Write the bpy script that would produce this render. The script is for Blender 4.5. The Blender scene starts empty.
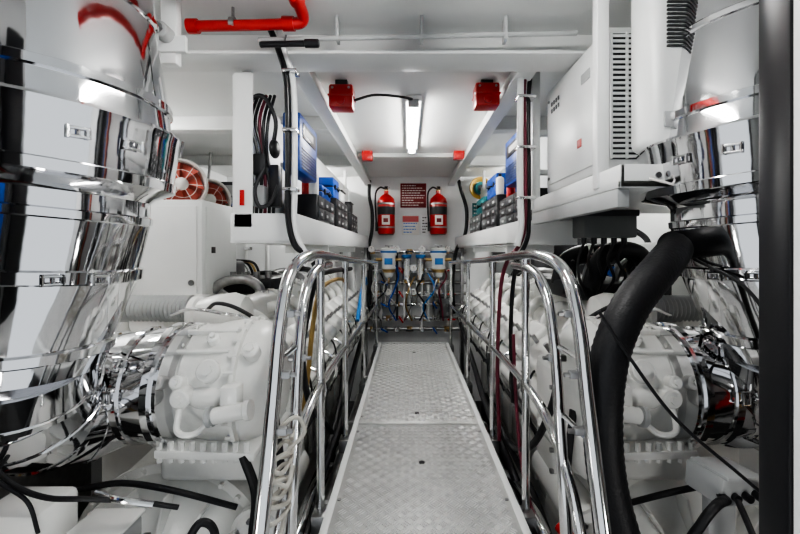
import bpy, bmesh, math, random
from mathutils import Vector, Matrix, Euler
random.seed(7)
# ------------------------------------------------------------ materials
def mat(name, col, rough=0.4, metal=0.0, noise=0.0, nscale=8.0, bump=0.0, bscale=40.0, emit=None, coat=0.0, rvar=0.0):
    m = bpy.data.materials.new(name); m.use_nodes = True
    nt = m.node_tree; b = nt.nodes['Principled BSDF']
    b.inputs['Base Color'].default_value = (*col, 1)
    b.inputs['Roughness'].default_value = rough
    b.inputs['Metallic'].default_value = metal
    if coat: b.inputs['Coat Weight'].default_value = coat
    tc = nt.nodes.new('ShaderNodeTexCoord')
    if noise > 0 or rvar > 0:
        n = nt.nodes.new('ShaderNodeTexNoise'); n.inputs['Scale'].default_value = nscale; n.inputs['Detail'].default_value = 6
        nt.links.new(tc.outputs['Object'], n.inputs['Vector'])
        if noise > 0:
            r = nt.nodes.new('ShaderNodeValToRGB')
            r.color_ramp.elements[0].position = 0.3; r.color_ramp.elements[1].position = 0.7
            r.color_ramp.elements[0].color = (*[c*(1-noise) for c in col], 1)
            r.color_ramp.elements[1].color = (*[min(1, c*(1+noise*0.3)) for c in col], 1)
            nt.links.new(n.outputs['Fac'], r.inputs['Fac']); nt.links.new(r.outputs['Color'], b.inputs['Base Color'])
        if rvar > 0:
            mr = nt.nodes.new('ShaderNodeMapRange'); mr.inputs['To Min'].default_value = max(0, rough-rvar); mr.inputs['To Max'].default_value = rough+rvar
            nt.links.new(n.outputs['Fac'], mr.inputs['Value']); nt.links.new(mr.outputs['Result'], b.inputs['Roughness'])
    if bump > 0:
        n2 = nt.nodes.new('ShaderNodeTexNoise'); n2.inputs['Scale'].default_value = bscale; n2.inputs['Detail'].default_value = 3
        nt.links.new(tc.outputs['Object'], n2.inputs['Vector'])
        bp = nt.nodes.new('ShaderNodeBump'); bp.inputs['Strength'].default_value = bump; bp.inputs['Distance'].default_value = 0.01
        nt.links.new(n2.outputs['Fac'], bp.inputs['Height']); nt.links.new(bp.outputs['Normal'], b.inputs['Normal'])
    if emit:
        b.inputs['Emission Color'].default_value = (1, 0.985, 0.96, 1); b.inputs['Emission Strength'].default_value = emit
    return m
WHITE = mat('white_paint', (0.83, 0.84, 0.83), 0.32, noise=0.06, nscale=3, rvar=0.08)
WALLW = mat('wall_paint', (0.78, 0.79, 0.79), 0.42, noise=0.08, nscale=2, bump=0.1, bscale=6)
WALLF = mat('front_wall_darkened', (0.48, 0.49, 0.49), 0.45, noise=0.15, nscale=2)  # front wall greyed to darken what the chrome reflects
ENGW = mat('engine_paint', (0.83, 0.83, 0.80), 0.28, noise=0.12, nscale=5, bump=0.25, bscale=30)
ENGW2 = mat('engine_paint_smooth', (0.86, 0.86, 0.83), 0.22, noise=0.08, nscale=6)
CHROME = mat('polished_cladding', (0.74, 0.74, 0.75), 0.065, 1.0, bump=0.12, bscale=6, rvar=0.04, nscale=12)
STEEL = mat('stainless_tube', (0.72, 0.72, 0.72), 0.12, 1.0, rvar=0.05, nscale=20)
DULL = mat('dull_steel', (0.40, 0.40, 0.40), 0.35, 1.0, noise=0.2, nscale=30)
ALU = mat('tread_aluminium', (0.60, 0.60, 0.59), 0.45, 0.5, noise=0.2, nscale=7, rvar=0.1)
ALUB = mat('tread_bar_aluminium', (0.86, 0.86, 0.85), 0.28, 0.5, noise=0.08, nscale=9)
BLACK = mat('black_rubber', (0.014, 0.014, 0.016), 0.5, bump=0.2, bscale=120)
BLKP = mat('black_plastic', (0.012, 0.012, 0.014), 0.32)
DARK = mat('dark_grey', (0.045, 0.047, 0.05), 0.45, noise=0.2)
GREY = mat('grey_enclosure', (0.15, 0.16, 0.16), 0.45, noise=0.1)
LGREY = mat('light_grey', (0.45, 0.46, 0.46), 0.4, noise=0.08)
RED = mat('signal_red', (0.50, 0.016, 0.014), 0.3, noise=0.1, coat=0.3)
PINK = mat('fan_red', (0.66, 0.15, 0.11), 0.45, noise=0.2)
MAROON = mat('maroon_hose', (0.16, 0.02, 0.04), 0.4)
BLUE = mat('blue_plastic', (0.012, 0.075, 0.36), 0.35)
LBLUE = mat('light_blue', (0.04, 0.20, 0.52), 0.4)
TEAL = mat('teal', (0.02, 0.16, 0.17), 0.4)
YEL = mat('yellow', (0.55, 0.36, 0.08), 0.45)
TAN = mat('tan_hose', (0.42, 0.28, 0.10), 0.45)
BRASS = mat('brass', (0.6, 0.42, 0.2), 0.3, 0.9)
SIGNR = mat('sign_red', (0.22, 0.018, 0.02), 0.45)
SIGNT = mat('sign_print', (0.75, 0.73, 0.70), 0.5)
ROPE = mat('rope', (0.5, 0.48, 0.43), 0.85, bump=0.6, bscale=90)
BILGE = mat('bilge_paint', (0.035, 0.035, 0.035), 0.5, noise=0.4, nscale=6)
GLOW = mat('tube_light', (1, 1, 1), 0.5, emit=70.0)
GLOW2 = mat('added_fill_light_glass', (1, 1, 1), 0.5, emit=22.0)  # glow of the added fill lamps on the front wall
CEIL = mat('ceiling_paint', (0.76, 0.77, 0.76), 0.33, noise=0.05, nscale=2, bump=0.06, bscale=4)

# ------------------------------------------------------------ builder
def V(*a): return Vector(a)
def catmull(P, n=8):
    if len(P) < 3: return [Vector(p) for p in P]
    P = [Vector(p) for p in P]
    Q = [2*P[0]-P[1]] + P + [2*P[-1]-P[-2]]
    out = []
    for i in range(1, len(Q)-2):
        a, b, c, d = Q[i-1:i+3]
        for k in range(n):
            t = k/n
            out.append(0.5*((2*b)+(c-a)*t+(2*a-5*b+4*c-d)*t*t+(3*b-a-3*c+d)*t**3))
    out.append(P[-1]); return out
class O:
    def __init__(s, name, mirror=False):
        s.name = name; s.v = []; s.f = []; s.m = []; s.mats = []; s.mirror = mirror
    def mi(s, m):
        if m not in s.mats: s.mats.append(m)
        return s.mats.index(m)
    def add(s, vs, fs, m):
        o = len(s.v); k = s.mi(m)
        s.v += [tuple(v) for v in vs]; s.f += [tuple(i+o for i in f) for f in fs]; s.m += [k]*len(fs)
    def box(s, lo, hi, m, bev=0.006, rot=None, seg=2):
        lo = Vector(lo); hi = Vector(hi); c = (lo+hi)/2; d = hi-lo
        bm = bmesh.new(); bmesh.ops.create_cube(bm, size=1)
        bmesh.ops.scale(bm, vec=d, verts=bm.verts)
        bev = min(bev, min(abs(x) for x in d)*0.45)
        if bev > 0.0005:
            bmesh.ops.bevel(bm, geom=bm.edges[:], offset=bev, segments=seg, profile=0.5, affect='EDGES')
        R = Euler(rot).to_matrix() if rot else Matrix.Identity(3)
        bm.verts.index_update()
        s.add([R@v.co+c for v in bm.verts], [[v.index for v in f.verts] for f in bm.faces], m); bm.free()
        return s
    def rings(s, R, m, seg=32):     # R: list of (centre, axis, radius)
        vs = []; fs = []; pu = None
        for c, d, r in R:
            c = Vector(c); d = Vector(d).normalized()
            if pu is None: u = d.orthogonal().normalized()
            else: u = (pu-d*pu.dot(d)).normalized()
            pu = u; w = d.cross(u)
            for k in range(seg):
                a = 2*math.pi*k/seg
                vs.append(c+(u*math.cos(a)+w*math.sin(a))*max(r, 0.0002))
        for i in range(len(R)-1):
            for k in range(seg):
                k2 = (k+1) % seg
                fs.append((i*seg+k, i*seg+k2, (i+1)*seg+k2, (i+1)*seg+k))
        fs.append(tuple(range(seg))[::-1]); n = (len(R)-1)*seg; fs.append(tuple(range(n, n+seg)))
        s.add(vs, fs, m); return s
    def lathe(s, p0, d, prof, m, seg=32):
        p0 = Vector(p0); d = Vector(d).normalized()
        return s.rings([(p0+d*t, d, r) for t, r in prof], m, seg)
    def cyl(s, a, b, r, m, r2=None, seg=20, ch=0.0):
        a = Vector(a); b = Vector(b); L = (b-a).length; r2 = r if r2 is None else r2
        if ch: prof = [(0, r-ch), (ch, r), (L-ch, r2), (L, r2-ch)]
        else: prof = [(0, r), (L, r2)]
        return s.lathe(a, b-a, prof, m, seg)
    def tube(s, P, r, m, seg=10, n=8, rib=0.0):
        pts = catmull(P, n)
        N = len(pts); R = []
        for i, p in enumerate(pts):
            t = (pts[min(i+1, N-1)]-pts[max(i-1, 0)]).normalized()
            R.append((p, t, r+(rib if i % 2 else 0)))
        return s.rings(R, m, seg)
    def sph(s, c, r, m, sc=(1, 1, 1), seg=20):
        c = Vector(c); vs = []; fs = []; R = seg//2
        for i in range(R+1):
            th = math.pi*i/R
            for k in range(seg):
                a = 2*math.pi*k/seg; q = max(math.sin(th), 0.001)
                vs.append(c+Vector((q*math.cos(a)*r*sc[0], q*math.sin(a)*r*sc[1], math.cos(th)*r*sc[2])))
        for i in range(R):
            for k in range(seg):
                k2 = (k+1) % seg; fs.append((i*seg+k2, i*seg+k, (i+1)*seg+k, (i+1)*seg+k2)[::-1])
        s.add(vs, fs, m); return s
    def bolts(s, c, d, R, n, m, r=0.009, h=0.012):
        c = Vector(c); d = Vector(d).normalized(); u = d.orthogonal().normalized(); w = d.cross(u)
        for k in range(n):
            a = 2*math.pi*k/n
            p = c+(u*math.cos(a)+w*math.sin(a))*R
            s.cyl(p, p+d*h, r, m, seg=6)
        return s
    def done(s):
        vs = s.v; fs = s.f
        if s.mirror:
            vs = [(0.12-x, y, z) for x, y, z in vs]; fs = [f[::-1] for f in fs]
        me = bpy.data.meshes.new(s.name); me.from_pydata(vs, [], fs)
        for m in s.mats: me.materials.append(m)
        me.polygons.foreach_set('material_index', s.m)
        bm = bmesh.new(); bm.from_mesh(me); bmesh.ops.recalc_face_normals(bm, faces=bm.faces); bm.to_mesh(me); bm.free()
        me.shade_smooth(); me.set_sharp_from_angle(angle=math.radians(32))
        ob = bpy.data.objects.new(s.name, me); bpy.context.collection.objects.link(ob)
        return ob

# ------------------------------------------------------------ room shell
o = O('floor'); o.box((-2.5, 0.3, -1.1), (2.65, 5.5, -1.0), BILGE, 0)
o.done()
o = O('ceiling'); o.box((-2.5, -1.0, 1.97), (2.65, 5.5, 2.07), CEIL, 0); o.done()
o = O('wall_left'); o.box((-2.5, 0.3, -1.0), (-2.4, 5.5, 1.97), WALLW, 0); o.done()
o = O('wall_right'); o.box((2.55, 0.3, -1.0), (2.65, 5.5, 1.97), WALLW, 0); o.done()
o = O('wall_back'); o.box((-2.4, 5.3, -1.0), (2.55, 5.4, 1.97), WALLW, 0)
o.done()
o = O('wall_front')
o.box((-2.4, 0.36, -1.0), (-0.75, 0.44, 1.97), WALLF, 0)
o.box((0.62, 0.36, -1.0), (2.55, 0.44, 1.97), WALLF, 0)
o.done()
for (xa, xb) in ((-1.35, -.95), (1.05, 1.45)):
    o = O('reflection_panel')  # invented panel out of view, added for the chrome to reflect
    o.box((xa, .445, .1), (xb, .56, 1.7), DARK, .01)
    for i in range(4):
        for j in range(2):
            o.box((xa+.03+j*.18, .56, .15+i*.38), (xa+.19+j*.18, .568, .49+i*.38), (GREY, LGREY, BLKP, BLUE)[(i+j) % 4], .003)
    o.done()
o = O('reflection_pipework')  # unseen dark pipes and trays, added to streak the chrome reflections
for k, (x, m) in enumerate(((-2.2, BLACK), (-2.1, DULL), (-1.95, BLACK), (-1.8, BRASS), (-1.66, BLACK), (-1.56, RED), (-1.45, BLACK), (1.56, BLACK), (1.66, BRASS), (1.78, DULL), (1.95, RED), (2.1, BLACK), (2.3, BLACK))):
    o.tube([(x, .5, -1), (x, .5, 0), (x+.03, .5, 1.0), (x, .5, 1.96)], .022+.010*(k % 3), m, 12)
o.box((-.92, .445, .5), (-.78, .50, 1.8), BLKP, .01)
o.box((.72, .445, .5), (.95, .48, 1.6), DARK, .01)
for z in (.45, 1.35): o.box((-2.3, .445, z), (-1.4, .49, z+.09), DARK, .004); o.box((1.5, .445, z), (2.4, .49, z+.09), DARK, .004)
o.done()
o = O('door_frame')
o.box((0.489, 0.512, -1.0), (0.517, 0.56, 1.965), BLKP, 0.004)
o.box((0.517, 0.44, -1.0), (0.62, 0.558, 1.965), GREY, 0.004)
o.box((0.491, 0.36, -1.0), (0.619, 0.511, 1.965), WHITE, 0.003)
o.done()
o = O('trim_1')
o.box((-2.4, 1.80, 1.86), (2.55, 1.82, 1.97), CEIL, 0.004)
o.box((-2.4, 1.72, 1.845), (2.55, 1.90, 1.86), CEIL, 0.004)
for x in (-0.52, 0.57):
    o.box((x-.012, 1.90, 1.86), (x+.012, 5.3, 1.97), CEIL, 0.003)
    o.box((x-.045, 1.90, 1.85), (x+.045, 5.3, 1.864), CEIL, 0.003)
for y in (2.9, 4.1):
    o.box((-2.4, y, 1.87), (-0.56, y+.02, 1.97), CEIL, 0.003); o.box((-2.4, y-.04, 1.86), (-0.56, y+.06, 1.872), CEIL, 0.003)
    o.box((0.61, y, 1.87), (2.55, y+.02, 1.97), CEIL, 0.003); o.box((0.61, y-.04, 1.86), (2.55, y+.06, 1.872), CEIL, 0.003)
o.box((-0.5, 4.0, 1.93), (0.55, 4.03, 1.97), CEIL, 0.003)
o.done()
# ------------------------------------------------------------ lights
def lamp(x, y0, y1, z=1.97):
    o = O('fluorescent_lamp')
    o.box((x-.05, y0, z-.03), (x+.05, y1, z), WHITE, 0.006)
    o.cyl((x, y0+.03, z-.045), (x, y1-.03, z-.045), 0.024, GLOW, seg=14)
    for y in (y0, y1-.03): o.box((x-.035, y, z-.072), (x+.035, y+.03, z-.02), LGREY, 0.006)
    o.done()
lamp(0.035, 2.5, 3.75)
lamp(0.03, 0.5, 1.35)  # added lamp above the camera, unseen, lights the near end
lamp(-1.75, 0.7, 1.3); lamp(1.85, 0.7, 1.3)  # added lamps out of view, light the engine housings from the front
lamp(-2.05, 1.98, 2.82); lamp(1.5, 3.1, 4.0)  # added lamps, hidden behind the exhaust and the inverter cabinet
lamp(-1.1, 4.3, 5.2); lamp(1.4, 4.3, 5.2)  # added lamps for the far end, hidden by the shelf backs
def added_fill_light(x, z):  # added lamp outside the view, brightens the dark bell housing
    o = O('added_fill_light')
    o.lathe((x, .442, z), (0, 1, 0), [(0, .10), (.02, .10), (.03, .09), (.035, .075)], DULL, 28)
    o.lathe((x, .47, z), (0, 1, 0), [(0, .075), (.02, .073), (.04, .06), (.055, .035), (.06, .005)], GLOW2, 24)
    for k in range(2):
        a = k*math.pi/2
        o.tube([(x+.085*math.cos(a), .475, z+.085*math.sin(a)), (x+.06*math.cos(a), .53, z+.06*math.sin(a)), (x, .545, z), (x-.06*math.cos(a), .53, z-.06*math.sin(a)), (x-.085*math.cos(a), .475, z-.085*math.sin(a))], .004, DULL, 6)
    o.done()
added_fill_light(-.87, .22); added_fill_light(.86, .22)

# ------------------------------------------------------------ walkway
o = O('tread_plate_walkway')
x0, x1 = -0.30, 0.42
plates = [(0.55, 2.295), (2.305, 4.3)]
for (a, b) in plates:
    o.box((x0, a, -0.012), (x1, b, 0.0), ALU, 0.002)
    cs = 0.0345; nx = int((x1-x0-0.06)/cs); ny = int((b-a-0.03)/cs)
    ox = (x1+x0)/2-nx*cs/2; oy = (a+b)/2-ny*cs/2
    vs = []; fs = []
    for i in range(nx):
        for j in range(ny):
            cx = ox+(i+.5)*cs; cy = oy+(j+.5)*cs
            an = math.pi/4 if (i+j) % 2 else -math.pi/4
            c, s_ = math.cos(an), math.sin(an)
            for k in (-1, 0, 1):
                L = 0.0165; W = 0.0034; off = k*0.0105; k0 = len(vs)
                loc = [(-L, off, 0), (0, off-W, 0), (L, off, 0), (0, off+W, 0), (-L*.65, off, .0034), (L*.65, off, .0034)]
                for (px, py, pz) in loc: vs.append((cx+px*c-py*s_, cy+px*s_+py*c, pz))
                fs += [(k0, k0+1, k0+4), (k0+1, k0+5, k0+4), (k0+1, k0+2, k0+5), (k0+2, k0+3, k0+5), (k0+3, k0+4, k0+5), (k0+3, k0, k0+4)]
    o.add(vs, fs, ALUB)
for x in (x0, x1):
    o.box((x-.014, 0.55, -0.09), (x+.014, 4.3, 0.006), WHITE, 0.003)
o.box((x0, 4.28, -0.09), (x1, 4.31, 0.006), LGREY, 0.003)
for y in (0.6, 1.4, 2.28, 3.2, 4.2): o.box((x0, y, -0.12), (x1, y+.04, -0.014), DULL, 0.002)
for (x, y) in ((0.065, 1.88), (0.06, 3.9), (0.055, 2.45)): o.cyl((x, y, -0.004), (x, y, 0.004), 0.014, BLKP, seg=16)
for y in (0.8, 1.6, 2.2, 2.4, 3.2, 4.1):
    for x in (x0+.025, x1-.025): o.cyl((x, y, -.002), (x, y, 0.004), 0.008, DULL, seg=10)
for y in (0.9, 2.3, 4.2):
    for x in (x0+.03, x1-.03): o.box((x-.025, y-.025, -1.0), (x+.025, y+.025, -0.1), DARK, 0.003)
o.done()

# ------------------------------------------------------------ railings
def railing(mirror):
    o = O('hand_railing', mirror)
    X = -0.345
    o.tube([(X, 4.35, .86), (X, 3.4, .90), (X, 2.4, .94), (X, 1.7, .975), (X, 1.4, .98), (X-.005, 1.2, .935), (X-.012, 1.12, .80), (X-.015, 1.07, .6), (X-.02, 1.01, .35), (X-.03, .92, .0), (X-.04, .86, -.4)], 0.0195, STEEL, 16, 8)
    o.tube([(X, 1.75, .935), (X, 1.5, .925), (X, 1.35, .86), (X-.0, 1.27, .7), (X-.0, 1.22, .45), (X-.0, 1.18, .2), (X-.01, 1.15, -.2)], 0.0175, STEEL, 14, 8)
    o.tube([(X, 4.35, .40), (X, 3.0, .44), (X, 2.0, .47), (X, 1.6, .47), (X, 1.35, .44), (X-.005, 1.18, .34), (X-.012, 1.10, .2), (X-.02, 1.05, 0), (X-.03, .98, -.4)], 0.0165, STEEL, 14, 8)
    for y, zt in ((1.58, .975), (2.2, .95), (3.1, .91), (4.34, .86)):
        o.cyl((X, y, -0.14), (X, y, zt), 0.0155, STEEL, seg=14)
        o.cyl((X, y, .44), (X, y, .49), 0.020, STEEL, seg=14)
        o.box((X-.03, y-.04, -0.1), (X+.032, y+.04, -0.03), DULL, 0.004)
        o.cyl((X, y, zt-.045), (X, y, zt-.012), 0.021, STEEL, seg=14)
    o.cyl((X, 4.34, .86), (X, 4.36, .86), .0195, STEEL)
    for z, y in ((.82, 1.13), (.66, 1.09), (.52, 1.06), (.66, 1.26)):
        o.box((X-.032, y-.010, z-.010), (X+.026, y+.014, z+.010), DULL, 0.004)
        o.cyl((X+.026, y, z), (X+.040, y, z), .007, DULL, seg=6)
    for z in (.7, .5):
        o.cyl((X-.01, 1.02+z*.1, z), (X-.005, 1.24, z), .008, STEEL, seg=8)
    return o.done()
railing(False); railing(True)

o = O('tied_rope')
P = []
for k in range(46):
    a = k*0.9; z = .47-k*.0042
    P.append((-.355+.03*math.cos(a), 1.12+.062*math.sin(a)-(.47-z)*.2, z+.008*math.sin(k*2.3)))
o.tube(P, .006, ROPE, 8, 4)
o.tube([(-.33, 1.08, .30), (-.34, 1.04, .22), (-.36, 1.0, .12), (-.35, 1.0, .02)], .006, ROPE, 8)
o.tube([(-.33, 1.10, .45), (-.29, 1.12, .49), (-.31, 1.1, .54), (-.36, 1.07, .5), (-.37, 1.05, .42), (-.32, 1.05, .38), (-.31, 1.08, .42)], .006, ROPE, 8)
o.done()

# ------------------------------------------------------------ exhausts (polished cladding)
def clad(o, a, b, ra, rb, m=CHROME, seg=48):
    a = Vector(a); b = Vector(b); L = (b-a).length
    q = L*.8; rq = ra+(rb-ra)*.8+.001
    o.lathe(a, b-a, [(0, ra-.02), (0.004, ra), (q-.012, rq), (q-.010, rq+.005), (q+.008, rq+.005), (q+.01, rq), (L-.004, rb), (L, rb-.02)], m, seg)
def latch(o, p, n, up):
    p = Vector(p); n = Vector(n).normalized(); up = Vector(up).normalized(); s_ = n.cross(up)
    o.box(p-V(.004, .004, .012), p+V(.004, .004, .012), STEEL, .001)
    for k in (-1, 1):
        q = p+up*0.010*k
        o.cyl(q+s_*-.024+n*.010, q+s_*.024+n*.010, .0035, STEEL, seg=8)
    for k in (-1, 1):
        o.cyl(p+s_*.02*k-up*.014+n*.009, p+s_*.02*k+up*.014+n*.009, .005, STEEL, seg=8)
def exhaust(mirror, dy, e):
    o = O('exhaust_pipe', mirror)
    y = 1.16+dy
    R = []
    def rg(x, z, r, tilt): R.append((V(x, y, z), V(tilt, 0, 1), r))
    prof = [(-1.04, 1.99, .235, .0), (-1.03, 1.72, .255, .02), (-1.03, 1.716, .262, .03), (-1.03, 1.70, .262, .03), (-1.03, 1.696, .256, .03),
            (-1.02, 1.56, .268, .06), (-1.015, 1.47, .278, .08), (-1.015, 1.466, .288, .08), (-1.015, 1.444, .289, .08), (-1.015, 1.44, .28, .08),
            (-1.01, 1.385, .284, .10), (-1.005, 1.38, .300+e, .10), (-1.005, 1.372, .303+e, .10), (-1.005, 1.35, .298+e, .10), (-1.008, 1.30, .295+e, .10),
            (-1.012, 1.235, .290+e, .10), (-1.012, 1.231, .297+e, .10), (-1.014, 1.205, .295+e, .10), (-1.015, 1.20, .286+e, .10), (-1.02, 1.178, .245, .10),
            (-1.024, 1.165, .236, .10), (-1.028, 1.12, .238, .09), (-1.028, 1.116, .245, .09), (-1.03, 1.096, .245, .09), (-1.03, 1.092, .239, .09),
            (-1.06, .96, .236, .07), (-1.06, .955, .246, .07), (-1.065, .925, .246, .07), (-1.065, .92, .234, .07),
            (-1.12, .74, .218, .05), (-1.12, .735, .226, .05), (-1.125, .71, .225, .05), (-1.125, .705, .216, .05), (-1.14, .655, .212, .05)]
    for p in prof: rg(*p)
    o.rings(R, CHROME, 72)
    pts = [V(-1.14, y, .68), V(-1.165, y+.03, .60), V(-1.19, y+.09, .53), V(-1.19, y+.18, .475), V(-1.13, y+.27, .46), V(-1.06, 1.48, .475), V(-1.0, 1.53, .49)]
    rr = [.208, .205, .203, .2, .197, .19, .185]
    for i in range(len(pts)-1):
        d = (pts[i+1]-pts[i]).normalized()
        clad(o, pts[i]-d*.03, pts[i+1]+d*.03, rr[i], rr[i+1]-.003)
    prof = [(0, .16), (.002, .18), (.03, .182), (.032, .192), (.055, .192), (.057, .184), (.15, .198), (.152, .210), (.175, .210), (.177, .202), (.26, .212), (.262, .226), (.285, .226), (.287, .212), (.305, .212), (.307, .15)]
    o.lathe((-1.13, 1.50, .50), (1, 0.02, .0), prof, CHROME, 56)
    for (z, rad, ax) in ((1.30, .296+e, -1.008), (.94, .246, -1.062)):
        for an in (-.35, -.75):
            n = V(math.cos(an), math.sin(an), 0)
            latch(o, V(ax, y, z)+n*rad-V(0, 0, n.x*.09*rad), n, (0, 0, 1))
    for an in (.1, .6):
        n = V(0, -math.cos(an), math.sin(an))
        latch(o, V(-.965, 1.50, .50)+n*.21, n, (1, 0, 0))
    o.box((-1.05, y-.26, 1.93), (-.95, y+.26, 1.965), WHITE, .004)
    o.done()
exhaust(False, 0, 0.0); exhaust(True, .16, .022)

# ------------------------------------------------------------ engines
def engine(mirror):
    o = O('marine_diesel_engine', mirror)
    cx = -1.12
    o.box((cx-.36, 1.9, -.85), (cx+.36, 4.85, .20), ENGW, .05, seg=3)
    o.box((cx-.25, 1.95, .15), (cx+.25, 4.8, .56), ENGW, .06, seg=3)
    o.box((cx-.42, 2.0, -.98), (cx+.42, 2.2, -.6), DARK, .02)
    o.box((cx-.42, 4.3, -.98), (cx+.42, 4.5, -.6), DARK, .02)
    for s in (1, -1):
        for i in range(8):
            y = 1.98+i*.345
            o.box((cx+s*.40-.15, y, .12), (cx+s*.40+.15, y+.30, .42), ENGW, .02, rot=(0, s*.65, 0))
            o.box((cx+s*.455-.145, y-.004, .345), (cx+s*.455+.145, y+.304, .375), ENGW2, .006, rot=(0, s*.65, 0))
            o.box((cx+s*.475-.125, y+.01, .36), (cx+s*.475+.125, y+.29, .50), ENGW2, .035, rot=(0, s*.65, 0), seg=4)
            for yy in (y+.05, y+.25):
                o.cyl((cx+s*.50, yy, .46), (cx+s*.545, yy, .525), .013, DULL, seg=8)
            for yy in (y+.02, y+.10, y+.20, y+.28):
                o.cyl((cx+s*.565, yy, .25), (cx+s*.59, yy, .268), .010, DULL, seg=6)
            o.tube([(cx+s*.58, y+.15, .38), (cx+s*.66, y+.15, .33), (cx+s*.67, y+.17, .22), (cx+s*.62, y+.2, .13)], .009, STEEL, 8, 5)
            o.tube([(cx+s*.55, y+.05, .42), (cx+s*.62, y+.04, .36), (cx+s*.64, y+.02, .20), (cx+s*.60, y+.0, .06)], .006, BLACK, 8, 5)
            o.cyl((cx+s*.36, y+.15, -.10), (cx+s*.39, y+.15, -.10), .105, ENGW2, seg=28, ch=.008)
            o.bolts((cx+s*.39, y+.15, -.10), (s, 0, 0), .088, 8, DULL, .008, .01)
            o.box((cx+s*.36-.02, y+.02, -.55), (cx+s*.36+.03, y+.28, -.28), ENGW2, .015)
            o.box((cx+s*.45-.06, y+.09, .02), (cx+s*.45+.06, y+.21, .17), ENGW, .02)
            o.tube([(cx+s*.2, y+.15, .62), (cx+s*.3, y+.15, .65), (cx+s*.38, y+.15, .58), (cx+s*.40, y+.15, .5)], .034, ENGW2, 12, 5)
        o.tube([(cx+s*.56, 1.9, .17), (cx+s*.56, 3.0, .17), (cx+s*.56, 4.8, .17)], .042, ENGW2, 14)
        o.tube([(cx+s*.50, 1.9, .04), (cx+s*.50, 3.3, .04), (cx+s*.50, 4.8, .04)], .032, ENGW2, 14)
        o.tube([(cx+s*.60, 1.9, .09), (cx+s*.60, 3.3, .09), (cx+s*.60, 4.8, .09)], .012, BLACK, 10)
        for y in (2.3, 2.85, 3.5, 4.1): 
            o.cyl((cx+s*.56, y, .17), (cx+s*.56, y+.05, .17), .056, DULL, seg=18)
        o.cyl((cx+s*.17, 1.95, .64), (cx+s*.17, 4.8, .64), .09, ENGW2, seg=24, ch=.02)
        for y in (2.1, 2.7, 3.3, 3.9, 4.5):
            o.cyl((cx+s*.17, y, .64), (cx+s*.17, y+.04, .64), .102, ENGW, seg=24, ch=.004)
    # exhaust-side housing towards the coupling (axis X)
    H = V(-.858, 1.60, .475); ax = (1, .05, 0)
    prof = [(0, .15), (.003, .205), (.03, .21), (.045, .226), (.10, .228), (.14, .238), (.19, .244), (.23, .244), (.27, .240), (.30, .225), (.325, .20), (.35, .15), (.365, .09), (.37, .02)]
    o.lathe(H, ax, prof, ENGW, 56)
    for t, r in ((.012, .230), (.235, .256)):
        o.lathe(H+V(t, 0, 0), ax, [(0, r-.03), (.001, r), (.014, r), (.015, r-.03)], ENGW2, 56)
        o.bolts(H+V(t-.010, 0, 0), (1, 0, 0), r-.006, 26, ENGW2, .009, .034)
    for k, a in enumerate((-.75, .75, 1.15)):
        n = V(0, -math.cos(a), math.sin(a))
        p = H+V(.12, 0, 0)+n*.236
        o.box(p-V(.10, .010, .005), p+V(.10, .012, .005), ENGW2, .003, rot=(-a, 0, 0))
    for (t, a, r) in ((.07, .30, .024), (.30, .75, .030), (.15, .95, .022), (.17, .45, .040)):
        n = V(0, -math.cos(a), math.sin(a)); p = H+V(t, 0, 0)+n*.215
        o.cyl(p, p+n*.045, r, ENGW2, seg=20, ch=.005); o.cyl(p+n*.045, p+n*.056, r*.5, ENGW2, seg=6)
    o.box((-.86, 1.35, .30), (-.52, 1.85, .33), ENGW2, .006, rot=(.05, .03, 0))
    for i in range(9):
        x = -.845+i*.037
        o.cyl((x, 1.362, .278), (x, 1.362, .346), .010, ENGW2, seg=6)
    o.box((-.89, 1.42, .17), (-.50, 1.85, .315), ENGW, .03, seg=3)
    o.sph((-.69, 1.385, .49), .060, ENGW2, (1.3, .6, .7))
    o.cyl((-.765, 1.33, .50), (-.765, 1.42, .50), .034, ENGW2, seg=18, ch=.006)
    o.cyl((-.765, 1.32, .50), (-.765, 1.33, .50), .015, ENGW2, seg=6)
    o.cyl((-.64, 1.31, .455), (-.53, 1.31, .475), .027, ENGW2, seg=18, ch=.006)
    o.cyl((-.655, 1.31, .452), (-.64, 1.31, .455), .033, LGREY, seg=18)
    o.cyl((-.53, 1.31, .475), (-.515, 1.31, .477), .033, ENGW2, seg=18)
    o.box((-.62, 1.31, .47), (-.56, 1.37, .55), ENGW2, .01)
    o.tube([(-.76, 1.33, .47), (-.75, 1.30, .41), (-.70, 1.30, .40), (-.66, 1.33, .43)], .010, ENGW2, 8)
    # bell housing facing aft
    c = V(-.90, 1.34, -.19)
    prof = [(0, .02), (.003, .12), (.03, .13), (.033, .18), (.08, .27), (.13, .33), (.17, .35), (.173, .385), (.20, .385), (.203, .37), (.5, .39)]
    o.lathe(c, (0, 1, 0), prof, ENGW, 56)
    for k in range(16):
        a = 2*math.pi*(k+.5)/16
        p = c+V(math.cos(a)*.24, .055, math.sin(a)*.24)
        o.box(p-V(.11, .035, .005), p+V(.11, .03, .005), ENGW2, .003, rot=(0, -a, 0))
    o.bolts(c+V(0, .17, 0), (0, -1, 0), .366, 30, ENGW2, .010, .018)
    o.bolts(c+V(0, .005, 0), (0, -1, 0), .10, 10, DULL, .009, .012)
    o.cyl(c-V(0, .06, 0), c+V(0, .02, 0), .06, ENGW2, seg=24, ch=.01)
    o.cyl((-.55, 1.42, -.02), (-.55, 1.95, -.02), .075, ENGW2, seg=24, ch=.02)
    o.cyl((-.55, 1.44, -.02), (-.55, 1.47, -.02), .088, ENGW, seg=24)
    o.bolts((-.55, 1.425, -.02), (0, -1, 0), .058, 6, DULL, .009, .012)
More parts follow.
